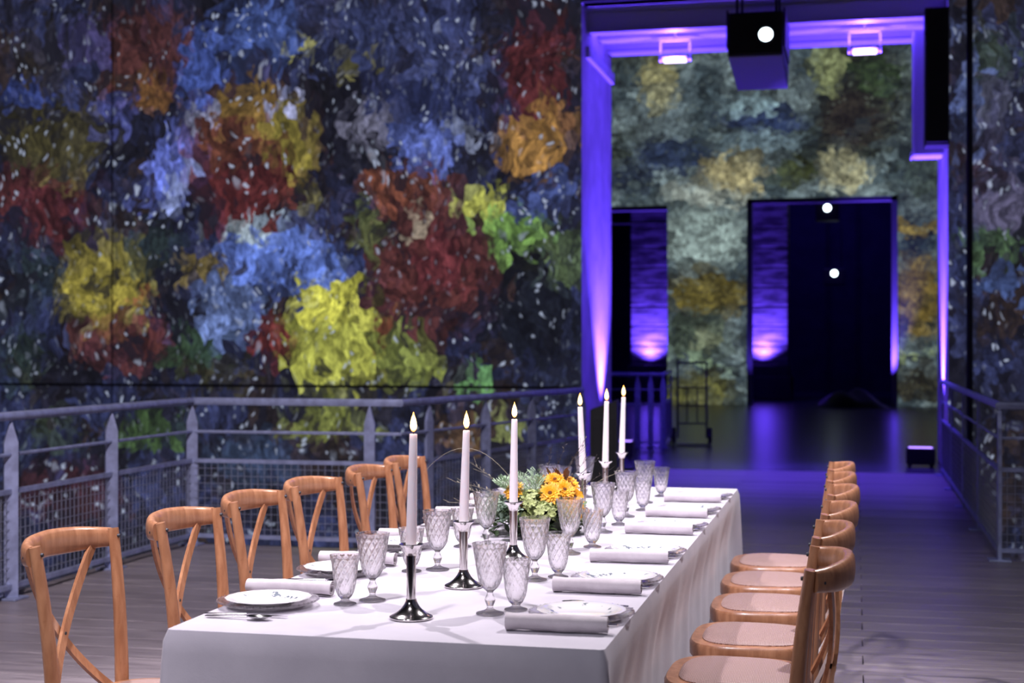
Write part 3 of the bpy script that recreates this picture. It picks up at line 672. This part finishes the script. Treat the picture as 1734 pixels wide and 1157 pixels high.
gob_out = [(0, 0), (.031, 0), (.0335, .002)] + smooth_prof([(.0325, .0045), (.014, .010), (.0075, .017), (.0115, .030), (.0125, .036), (.0075, .048), (.0085, .054), (.0185, .064), (.0280, .082), (.0335, .112), (.0380, .14), (.0425, .168)])
gob_in = [(.0410, .1685), (.0362, .14), (.0314, .112), (.0258, .084), (.016, .070), (.006, .062), (0, .061)]
goblet_me = glass_me('goblet', gob_out, gob_in, .062, .161, 14, 105, .0023)
tum_out = [(0, 0), (.026, 0), (.0285, .002)] + smooth_prof([(.027, .0045), (.013, .009), (.0105, .014), (.0175, .022), (.0252, .042), (.0290, .068), (.0325, .095), (.0372, .122)])
tum_in = [(.0358, .1225), (.0308, .095), (.0270, .068), (.0230, .044), (.014, .028), (.006, .0225), (0, .022)]
tumbler_me = glass_me('tumbler', tum_out, tum_in, .02, .116, 12, 115, .0021)
EPS = .0008
RG = [(-.838, 3.37), (-.842, 3.885), (-.845, 4.40), (-.833, 4.93), (-.826, 5.40), (-.826, 5.90)]
RT = [(-.790, 3.434), (-.790, 3.946), (-.804, 4.56), (-.812, 5.15), (-.795, 5.625), (-.795, 6.165)]
LG = [(-1.165, 3.480), (-1.147, 4.000), (-1.139, 4.53), (-1.15, 5.08), (-1.16, 5.62), (-1.10, 6.06)]
LT = [(-1.214, 3.416), (-1.21, 3.956), (-1.203, 4.478), (-1.21, 5.02), (-1.21, 5.56), (-1.20, 6.10)]
for side in ('right', 'left'):
    s = 1 if side == 'right' else -1
    for i in range(6):
        w_ = '%s setting on the %s side' % (ORD[i], side)
        px = TX + s * .385; py = PY[i] - (.0 if s > 0 else .01); g = ' along the %s side' % side
        c = thing('glass_charger', 'clear beaded glass underplate of the ' + w_, 'plate', (px, py, TZ + EPS), R.uniform(0, 1), 'glass underplates' + g)
        mk('plate_body', charger_me, c); mk('beaded_rim', bead_me, c)
        tag(mk('dinner_plate', plate_me, None, (px + R.uniform(-.004, .004), py, TZ + EPS - .0025), (0, 0, R.uniform(0, 6))), 'white floral porcelain plate of the ' + w_, 'plate', 'porcelain plates' + g)
        ny = py - s * .165
        o = mk('rolled_napkin', napkin_me, None, (TX + s * (.36 if s > 0 else .395), ny, TZ + EPS), (0, 0, R.uniform(-.03, .03) + (0 if s > 0 else PI)))
        tag(o, 'rolled grey linen napkin of the ' + w_, 'napkin', 'rolled napkins' + g)
        tag(mk('fork', fork_me, None, (TX + s * (.495 if s > 0 else .50), ny, TZ + .018), (0, 0, PI if s > 0 else 0)), 'silver fork end inside the napkin of the ' + w_, 'fork', 'forks in napkins' + g)
        ky = py + s * .139
        tag(mk('knife', knife_me, None, (TX + s * .485, ky, TZ + EPS), (0, 0, PI if s > 0 else 0)), 'steel knife lying by the plate of the ' + w_, 'knife', 'knives' + g)
        tag(mk('spoon', spoon_me, None, (TX + s * .470, ky + s * .028, TZ + EPS), (0, 0, (PI if s > 0 else 0) + R.uniform(-.06, .06))), 'steel spoon lying by the knife of the ' + w_, 'spoon', 'spoons' + g)
        gx, gy = (RG if s > 0 else LG)[i]; tx, ty = (RT if s > 0 else LT)[i]
        tag(mk('goblet', goblet_me, None, (gx, gy, TZ + EPS), (0, 0, R.uniform(0, 3))), 'tall diamond-cut stemmed goblet of the ' + w_, 'goblet', 'tall goblets' + g)
        tag(mk('footed_tumbler', tumbler_me, None, (tx, ty, TZ + EPS), (0, 0, R.uniform(0, 3))), 'short diamond-cut footed glass of the ' + w_, 'glass', 'short footed glasses' + g)

# ================================================================ CANDLES
m = MB(); m.lathe([(0, 0), (.048, 0)] + smooth_prof([(.0505, .002), (.0495, .006), (.036, .013), (.023, .024), (.0150, .036), (.0125, .045)]) + [(.0105, .046), (0, .046)], 40)
base_me = m.mesh('foot', M['silver'], 40)
column_me = MB().lathe([(0, .045), (.0108, .045), (.0112, .10), (.0118, .147), (0, .147)], 28).mesh('column', M['silver'], 40)
cup_me = MB().lathe([(0, .146), (.0135, .146), (.0140, .152), (.0165, .160), (.0255, .169), (.0275, .1715), (.0265, .1735), (.0165, .1685), (.0125, .166), (0, .165)], 32,
                    mod=lambda i, r, z, th: .0014 * math.cos(8 * th) * (1 if r > .02 else 0)).mesh('cup', M['silver'], 40)
candle_me = lambda h: MB().lathe([(0, 0), (.0128, 0), (.0118, h * .35), (.0098, h * .8), (.0090, h - .004), (.0082, h - .001), (.006, h - .0015), (0, h - .003)], 24).mesh('candle_body', M['wax'], 40)
wick_me = MB().tube([(0, 0, -.004), (.0005, 0, .006), (.0018, 0, .010)], .0009, 6).mesh('wick', M['wick'], 60)
flame_me = MB().lathe([(.0002, 0), (.0038, .002), (.0070, .008), (.0080, .014), (.0068, .023), (.0042, .033), (.0014, .041), (.0002, .046)], 16).mesh('flame', M['flame'], 60)
CS = [(-1.003, 3.277, 0, .262, .02, 'in front, nearest the camera'), (-1.000, 3.735, 0, .245, .03, 'second from the near end'), (-.982, 4.235, 0, .25, .012, 'just in front of the flowers'),
      (-.962, 5.265, 0, .245, -.045, 'just behind the flowers'), (-.973, 5.819, 0, .245, .02, 'second from the far end'), (-.984, 6.315, 0, .245, .03, 'at the far end')]
for i, (x, yv, _, h, tilt, lab) in enumerate(CS):
    t = thing('candlestick', 'polished silver candlestick, ' + lab, 'candlestick', (x, yv, TZ + EPS), R.uniform(0, 1), 'silver candlesticks in a row')
    mk('foot', base_me, t); mk('column', column_me, t); mk('cup', cup_me, t)
    c = thing('taper_candle', 'lit white taper candle, ' + lab, 'candle', (x, yv, TZ + EPS + .1665), 0, 'lit taper candles in a row')
    c.rotation_euler = (0, tilt, YAW * .5)
    mk('candle_body', candle_me(h), c); mk('wick', wick_me, c, (0, 0, h)); f = mk('flame', flame_me, c, (0, 0, h + .004)); f.rotation_euler = (0, -tilt, 0)

# ================================================================ FLOWERS
FX, FY = -1.035, 4.86
fa = thing('flower_arrangement', 'low flower arrangement of sunflowers, hydrangeas and ferns on the table', 'flowers', (FX, FY, TZ + EPS))
MB().lathe([(0, 0), (.075, 0), (.10, .02), (.115, .055), (.11, .075), (.06, .10), (0, .11)], 28).obj('bowl', M['pot'], fa, 50)
def leaf(m, p, d, L, W, up=(0, 0, 1), curl=.2):
    d = Vector(d).normalized(); s = d.cross(Vector(up))
    if s.length < .01: s = Vector((1, 0, 0))
    s.normalize(); n = s.cross(d); p = Vector(p)
    vs = [p, p + d * L * .3 + s * W * .42 + n * W * .1, p + d * L * .3 - n * W * .08, p + d * L * .3 - s * W * .42 + n * W * .1,
          p + d * L * .65 + s * W * .5 - n * L * curl * .3, p + d * L * .65 - n * (L * curl * .3 + W * .08), p + d * L * .65 - s * W * .5 - n * L * curl * .3, p + d * L - n * L * curl]
    m.add(vs, [(0, 2, 1), (0, 3, 2), (1, 2, 5, 4), (2, 3, 6, 5), (4, 5, 7), (5, 6, 7)])
def rdir(zlo=-.2, zhi=1):
    a = R.uniform(0, 2 * PI); z = R.uniform(zlo, zhi); r = math.sqrt(max(0, 1 - z * z)); return Vector((r * math.cos(a), r * math.sin(a), z))
def sprig(name, mat, p, d, L, nl, ll, lw, droop=.35):
    m = MB(); p = Vector(p); d = Vector(d).normalized(); P = [p + d * L * u + Vector((0, 0, -droop * L * u * u)) for u in (0, .25, .5, .75, 1)]
    m.tube(P, [.0016, .0014, .0012, .001, .0007], 5)
    for k in range(nl):
        u = .25 + .75 * k / (nl - 1); q = p + d * L * u + Vector((0, 0, -droop * L * u * u))
        leaf(m, q, d * .7 + rdir(-.6, .8) * .9, ll * R.uniform(.7, 1.15), lw * R.uniform(.8, 1.15), curl=R.uniform(0, .4))
    m.v = [(a_, b_, max(c_, .004)) for a_, b_, c_ in m.v]
    m.obj(name, mat, fa)
# dark skirt of foliage round the bowl, mid leaves above
for k in range(26):
    a = 2 * PI * k / 26 + R.uniform(-.1, .1); sprig('leaf_sprig', M['leafdark'], (.07 * math.cos(a), .07 * math.sin(a), .06), (math.cos(a), math.sin(a), R.uniform(-.1, .5)), R.uniform(.09, .13) * (.65 if math.cos(a) > .25 else 1), 9, .045, .024, .5)
for k in range(22):
    d = rdir(.0, .55); sprig('leaf_sprig', M['leafmid'], d * .05 + Vector((0, 0, .06)), d, R.uniform(.08, .12), 9, .036, .02)
for k in range(14):   # pale sage leaves, mostly on the left
    a = R.uniform(PI * .7, PI * 1.5); d = Vector((math.cos(a), math.sin(a), R.uniform(.1, .7))); sprig('sage_sprig', M['leafpale'], d * .05 + Vector((0, 0, .06)), d, R.uniform(.11, .16), 15, .026, .014, .25)
def fern(p, d, L):
    m = MB(); p = Vector(p); d = Vector(d).normalized(); s = d.cross(Vector((0, 0, 1))).normalized()
    f = lambda u: p + d * L * u + Vector((0, 0, -.22 * L * u * u))
    m.tube([f(u) for u in (0, .3, .6, 1)], [.0014, .0012, .001, .0005], 5)
    for k in range(13):
        u = .2 + .8 * k / 12; w_ = L * .34 * math.sin(PI * min(.98, .15 + .85 * (1 - u)))
        for sg in (-1, 1):
            dd = (s * sg + d * .7 + Vector((0, 0, R.uniform(-.1, .35)))).normalized()
            leaf(m, f(u), dd, w_, .0032, curl=R.uniform(-.1, .3))
            for q in (.3, .5, .7): leaf(m, f(u) + dd * w_ * q, dd + rdir(-.5, 1) * .8, w_ * .3, .0022, curl=.1)
    m.obj('fern_frond', M['fern'], fa)
for k in range(16):
    a = R.uniform(.0, 2 * PI); fern((-.035, -.02, .09), (-.22 + .5 * math.cos(a), .45 * math.sin(a) - .15, .8 + R.uniform(-.15, .15)), R.uniform(.12, .165))
for k in range(14):
    fern((-.06, 0, .06), (-1 + R.uniform(-.2, .3), R.uniform(-.9, .6), R.uniform(.1, .6)), R.uniform(.12, .175))
def hydrangea(c, r):
    c = Vector(c); h = mk('hydrangea_head', None, fa, c); m = MB()
    for k in range(70):
        d = rdir(-.35, 1); n = d; s = n.cross(Vector((.3, .2, .9))).normalized(); t2 = n.cross(s); rr = r * R.uniform(.85, 1.06); a0 = R.uniform(0, 2)
        for q in range(4):
            a = a0 + q * PI / 2; dd = s * math.cos(a) + t2 * math.sin(a) + n * .25
            leaf(m, n * rr, dd, .016, .011, up=n, curl=R.uniform(-.5, .3))
    m.obj('florets', M['hydr'], h)
    mm = MB(); mm.tube([(0, 0, -r), (0, 0, 0)], .003, 6); mm.obj('stem', M['leafmid'], h)
for c, r in (((.0, -.095, .11), .042), ((.035, -.115, .075), .038), ((.09, -.06, .085), .034), ((-.035, -.11, .07), .034), ((.08, .09, .10), .04)): hydrangea(c, r)
def sunflower(c, d, r):
    q = Vector(d).normalized().to_track_quat('Z', 'Y'); h = mk('sunflower', None, fa, c); h.rotation_euler = q.to_euler(); m = MB()
    for ring, (k, rr, tz) in enumerate(((16, r * 1.15, .12), (16, r * 1.02, .4), (13, r * .75, .8), (9, r * .5, 1.3))):
        for j in range(k):
            a = 2 * PI * (j + .5 * ring) / k + R.uniform(-.08, .08); dd = Vector((math.cos(a), math.sin(a), tz + R.uniform(-.1, .15)))
            leaf(m, Vector((math.cos(a), math.sin(a), 0)) * r * (.25 - .04 * ring), dd, rr * .78 * R.uniform(.88, 1.08), r * .36, curl=.15)
    m.obj('petals', M['petal'], h)
    MB().lathe([(0, .006), (r * .1, .006), (r * .2, .003), (r * .22, -.002), (0, -.006)], 16).obj('disc', M['disc'], h, 60)
    MB().tube([(0, 0, -.06), (0, 0, 0)], .003, 6).obj('stem', M['leafmid'], h)
for c, d, r in (((.052, -.085, .145), (.1, -.8, .5), .036), ((.095, -.055, .155), (.4, -.7, .6), .034), ((.125, -.03, .128), (.75, -.6, .4), .036), ((.135, -.045, .085), (.9, -.55, .1), .032), ((.055, -.02, .185), (.1, -.6, .8), .033),
                ((.10, .02, .17), (.5, -.3, .8), .034), ((-.072, -.075, .150), (-.2, -.8, .6), .034), ((.0, .09, .16), (0, .8, .6), .034)): sunflower(c, d, r)
for k in range(7):
    leafm = MB(); leaf(leafm, (-.075 + R.uniform(-.02, .03), -.10, .115), (R.uniform(-.4, .8), -.5, R.uniform(-.2, .5)), .055, .026); leafm.obj('rust_leaf', M['rust'], fa)
for k in range(5):
    leafm = MB(); leaf(leafm, (.06 + R.uniform(-.03, .03), -.0, .18), (R.uniform(-.3, .3), R.uniform(-.3, .3), 1), .05, .022); leafm.obj('rust_leaf', M['rust'], fa)
def grass(p, d, L, droop, seeds, mat):
    m = MB(); p = Vector(p); d = Vector(d).normalized(); f = lambda u: p + d * L * u + Vector((0, 0, -droop * L * u * u))
    m.tube([f(i / 9) for i in range(10)], [.0011 - .0007 * i / 9 for i in range(10)], 5)
    for k in range(seeds):
        u = .55 + .45 * k / max(1, seeds - 1); leaf(m, f(u), d * .8 + rdir() * .7, .013, .004)
        if k % 3 == 0: m.tube([f(u), f(u) + (d + rdir() * .6) * .035], .0005, 4)
    m.obj('grass_stem', mat, fa)
for d, L, dr in (((-1.0, -.3, .55), .30, .15), ((-1, .1, .35), .27, .1), ((-.9, -.5, .2), .25, .05), ((-.75, -.2, .62), .29, .05), ((-1, -.1, .12), .29, .05)): grass((-.02, 0, .08), d, L, dr, 10, M['twig'])
for d, L in (((.55, .1, .9), .27), ((.75, .2, .75), .27), ((.35, .0, .95), .25), ((.6, -.1, .7), .26), ((.15, .1, 1), .23), ((.9, .1, .6), .29), ((.45, .2, .8), .30)): grass((.0, 0, .07), d, L, .03, 9, M['twigd'])
grass((.02, 0, .08), (1, 1.3, .62), .36, .05, 8, M['twig'])
m = MB(); f = lambda u: Vector((-.04 - .36 * u, -.02, .10 + .52 * u * (1 - u) + .10 * u))
m.tube([f(i / 15) for i in range(16)], [.0010 - .0006 * i / 15 for i in range(16)], 5); m.obj('arched_grass_blade', M['twig'], fa, 60)

# ================================================================ DOORWAY EQUIPMENT
# big projector hung in the doorway
pj = thing('ceiling_projector', 'large black projector with a lit white lens hanging in the purple doorway', 'projector', (-1.0, 15.2, 4.345))
MB().cbox(-.28, .28, 0, 1.25, 0, .46, .02).obj('housing', M['black'], pj).rotation_euler = (-.11, 0, 0)
MB().cbox(-.27, .27, .02, 1.22, -.012, .0, .004).obj('lit_underside', M['palemetal'], pj).rotation_euler = (-.11, 0, 0)  # pale sheet under the black housing, puts the lit underside into its colour
MB().lathe([(0, 0), (.085, 0), (.095, .02), (.095, .05), (.075, .06)], 24).xf(Matrix.Translation((.11, .0, .2)) @ Matrix.Rotation(PI / 2, 4, 'X')).obj('lens_ring', M['blackm'], pj, 40)
MB().lathe([(0, .02), (.04, .017), (.068, .0)], 24).xf(Matrix.Translation((.11, -.03, .2)) @ Matrix.Rotation(PI / 2, 4, 'X')).obj('lens', M['lens'], pj, 60)
for sx in (-.2, .2):
    for yy in (.25, .95): MB().tube([(sx, yy, .40), (sx, yy, CEIL - 4.345)], .015, 8).obj('hanger_rod', M['blackm'], pj, 60)
MB().cbox(-.30, -.28, .1, 1.1, .1, .5, .01).obj('side_bracket', M['blackm'], pj); MB().cbox(.28, .30, .1, 1.1, .1, .5, .01).obj('side_bracket', M['blackm'], pj)
# column loudspeaker on the right jamb and its purple-lit bracket
sp = thing('column_speaker', 'tall black column loudspeaker hanging at the right side of the doorway', 'speaker', (.835, 16.25, 3.49))
MB().cbox(-.13, .12, -.15, .15, 0, 1.45, .012).obj('cabinet', M['black'], sp)
MB().cbox(-.115, .105, -.165, -.15, .03, 1.42, .005).obj('grille', M['blackm'], sp)
MB().cbox(-.03, .03, .15, .38, .3, .36, .004).obj('bracket', M['palemetal'], sp); MB().cbox(-.03, .03, .15, .38, 1.1, 1.16, .004).obj('bracket', M['palemetal'], sp)
wb = thing('wall_duct', 'pale purple-lit vertical duct on the right doorway side behind the speaker', 'duct', (.80, 17.5, 3.53))
MB().cbox(-.17, .165, -.15, .15, 0, 1.45, .03).obj('duct_body', M['palemetal'], wb); MB().cbox(-.19, -.17, -.17, .17, .0, .06, .005).obj('flange', M['palemetal'], wb)
# LED fixtures in the soffit
for x, lab in ((-2.1, 'left'), (.1, 'right')):
    lf = thing('led_floodlight', 'small LED floodlight on a yoke under the %s half of the doorway soffit' % lab, 'light', (x, 17.6, 4.78))
    MB().cbox(-.15, .15, -.07, .07, -.0, .05, .01).obj('lamp_body', M['palemetal'], lf)
    m = MB(); m.cbox(-.19, -.165, -.02, .02, .0, .24, .004); m.cbox(.165, .19, -.02, .02, .0, .24, .004); m.cbox(-.19, .19, -.02, .02, .24, .265, .004); m.obj('yoke', M['palemetal'], lf)
    MB().tube([(0, 0, .26), (0, 0, DZ - 4.78 - .0)], .012, 8).obj('hanger', M['palemetal'], lf)
    MB().box(-.13, .13, -.055, .055, -.006, .0).obj('diffuser', emit('led_diffuser_' + lab, (.62, .5, 1, 1), 5), lf)
# floor uplights
for nm, x, yy, lab in (('r', .72, 17.5, 'at the foot of the right doorway jamb'), ('l', -2.80, 17.9, 'at the foot of the left doorway jamb')):
    u = thing('floor_uplight', 'black floor uplight box ' + lab, 'light', (x, yy, 0))
    MB().cbox(-.16, .16, -.13, .13, .03, .22, .015).obj('lamp_box', M['black'], u)
    MB().box(-.13, .13, -.1, .1, .22, .224).obj('lamp_glass', emit('uplight_glass_' + nm, (.35, .2, 1, 1), 3), u)
    for sx in (-.12, .12): MB().cbox(sx - .02, sx + .02, -.1, .1, 0, .03, .004).obj('foot', M['blackm'], u)
# black pedestal cabinet beside the railing end
bc = thing('pedestal_cabinet', 'tall plain black cabinet with a slanted top beside the railing end', 'cabinet', (-2.02, 12.05, 0), .1)
m = MB(); m.add([(-.11, -.16, .02), (.11, -.16, .02), (.11, .16, .02), (-.11, .16, .02), (-.11, -.16, .86), (.11, -.16, .94), (.11, .16, .94), (-.11, .16, .86)],
                [(3, 2, 1, 0), (4, 5, 6, 7), (0, 1, 5, 4), (1, 2, 6, 5), (2, 3, 7, 6), (3, 0, 4, 7)]); m.obj('body', M['black'], bc)
MB().cbox(-.10, .10, -.15, .15, 0, .02, .004).obj('plinth', M['blackm'], bc)
MB().cbox(-.09, .09, -.166, -.16, .06, .80, .003).obj('front_panel', M['blackm'], bc)
# hand truck in the hall
ht = thing('hand_truck', 'black tubular hand truck standing in the hall past the doorway', 'hand truck', (-2.22, 20.6, 0), .15)
m = MB()
for sx in (-.2, .2): m.tube([(sx, 0, .1), (sx, .05, .9), (sx, .06, 1.15)], .016, 8)
m.tube([(-.2, .06, 1.15), (.2, .06, 1.15)], .016, 8); m.obj('frame', M['blackm'], ht, 60)
for z in (.3, .55, .8): MB().tube([(-.2, .03, z), (.2, .03, z)], .012, 8).obj('cross_bar', M['blackm'], ht, 60)
for sx in (-.07, .07): MB().tube([(sx, .03, .3), (sx, .04, .8)], .01, 8).obj('upright_bar', M['blackm'], ht, 60)
MB().cbox(-.22, .22, -.26, .0, .012, .03, .004).obj('toe_plate', M['blackm'], ht)
for sx in (-.25, .25): MB().lathe([(0, -.025), (.11, -.025), (.125, 0), (.11, .025), (0, .025)], 20).xf(Matrix.Translation((sx, .1, .125)) @ Matrix.Rotation(PI / 2, 4, 'Y')).obj('wheel', M['black'], ht, 40)
# black heap by the far doorway
m = MB(); nx, ny = 28, 14; rr = random.Random(5)
for j in range(ny + 1):
    for i in range(nx + 1):
        u, v = -1 + 2 * i / nx, -1 + 2 * j / ny; h = max(0, 1 - abs(u + .15) ** 1.3) * max(0, 1 - v * v) ** .7
        m.v.append((u * .85, v * .45, .42 * h * (1 + .25 * math.sin(7 * u + 3 * v)) + .004))
for j in range(ny):
    for i in range(nx): a = j * (nx + 1) + i; m.quad(a, a + 1, a + nx + 2, a + nx + 1)
o = m.obj('cloth_heap', M['black'], None, 60, (.02, 34.0, 0)); tag(o, 'low black cloth heap lying on the floor before the far doorway', 'cloth heap')
# far columns lit purple on plinths
brick = NT('lit_brick'); v = brick.coord(); nb = brick.noise(brick.mapping(v, scale=(1.2, 1.2, 5)), 1.5, 4)
brick.bsdf(brick.mix(brick.ramp(nb.outputs[0], .35, .65), srgb(90, 86, 92), srgb(178, 170, 180)), .8)
for x, yy, w_, lab in ((-5.12, 37.9, .5, 'behind the left far opening'), (-2.2, 38.6, .52, 'inside the far doorway')):
    c = thing('brick_column', 'purple-lit masonry column on a dark plinth ' + lab, 'column', (x, yy, 0))
    m = MB()
    for k in range(14): z = .9 + k * .5; m.cbox(-w_, w_, -.4, .4, z, z + .49, .03)
    m.obj('shaft', brick.m, c); MB().cbox(-w_ - .1, w_ + .1, -.75, .5, 0, .6, .02).obj('plinth', M['dark'], c); MB().cbox(-w_ - .05, w_ + .05, -.6, .45, .6, .9, .02).obj('plinth_cap', M['dark'], c)
# small projectors hanging in the far room
for x, yy, z, lab in ((-.72, 39.0, 4.95, 'upper'), (-.60, 43.0, 3.45, 'lower')):
    c = thing('ceiling_projector', '%s small dark projector with a bright lens beyond the far doorway' % lab, 'projector', (x, yy, z))
    MB().cbox(-.3, .3, 0, .5, -.32, .14, .02).obj('housing', M['dark'], c)
    MB().lathe([(0, .02), (.06, .015), (.09, 0)], 16).xf(Matrix.Translation((0, -.005, 0)) @ Matrix.Rotation(PI / 2, 4, 'X')).obj('lens', M['lens'], c, 60)
    for sx in (-.2, .2): MB().tube([(sx, .25, .12), (sx, .25, 9 - z)], .015, 6).obj('hanger_rod', M['blackm'], c)
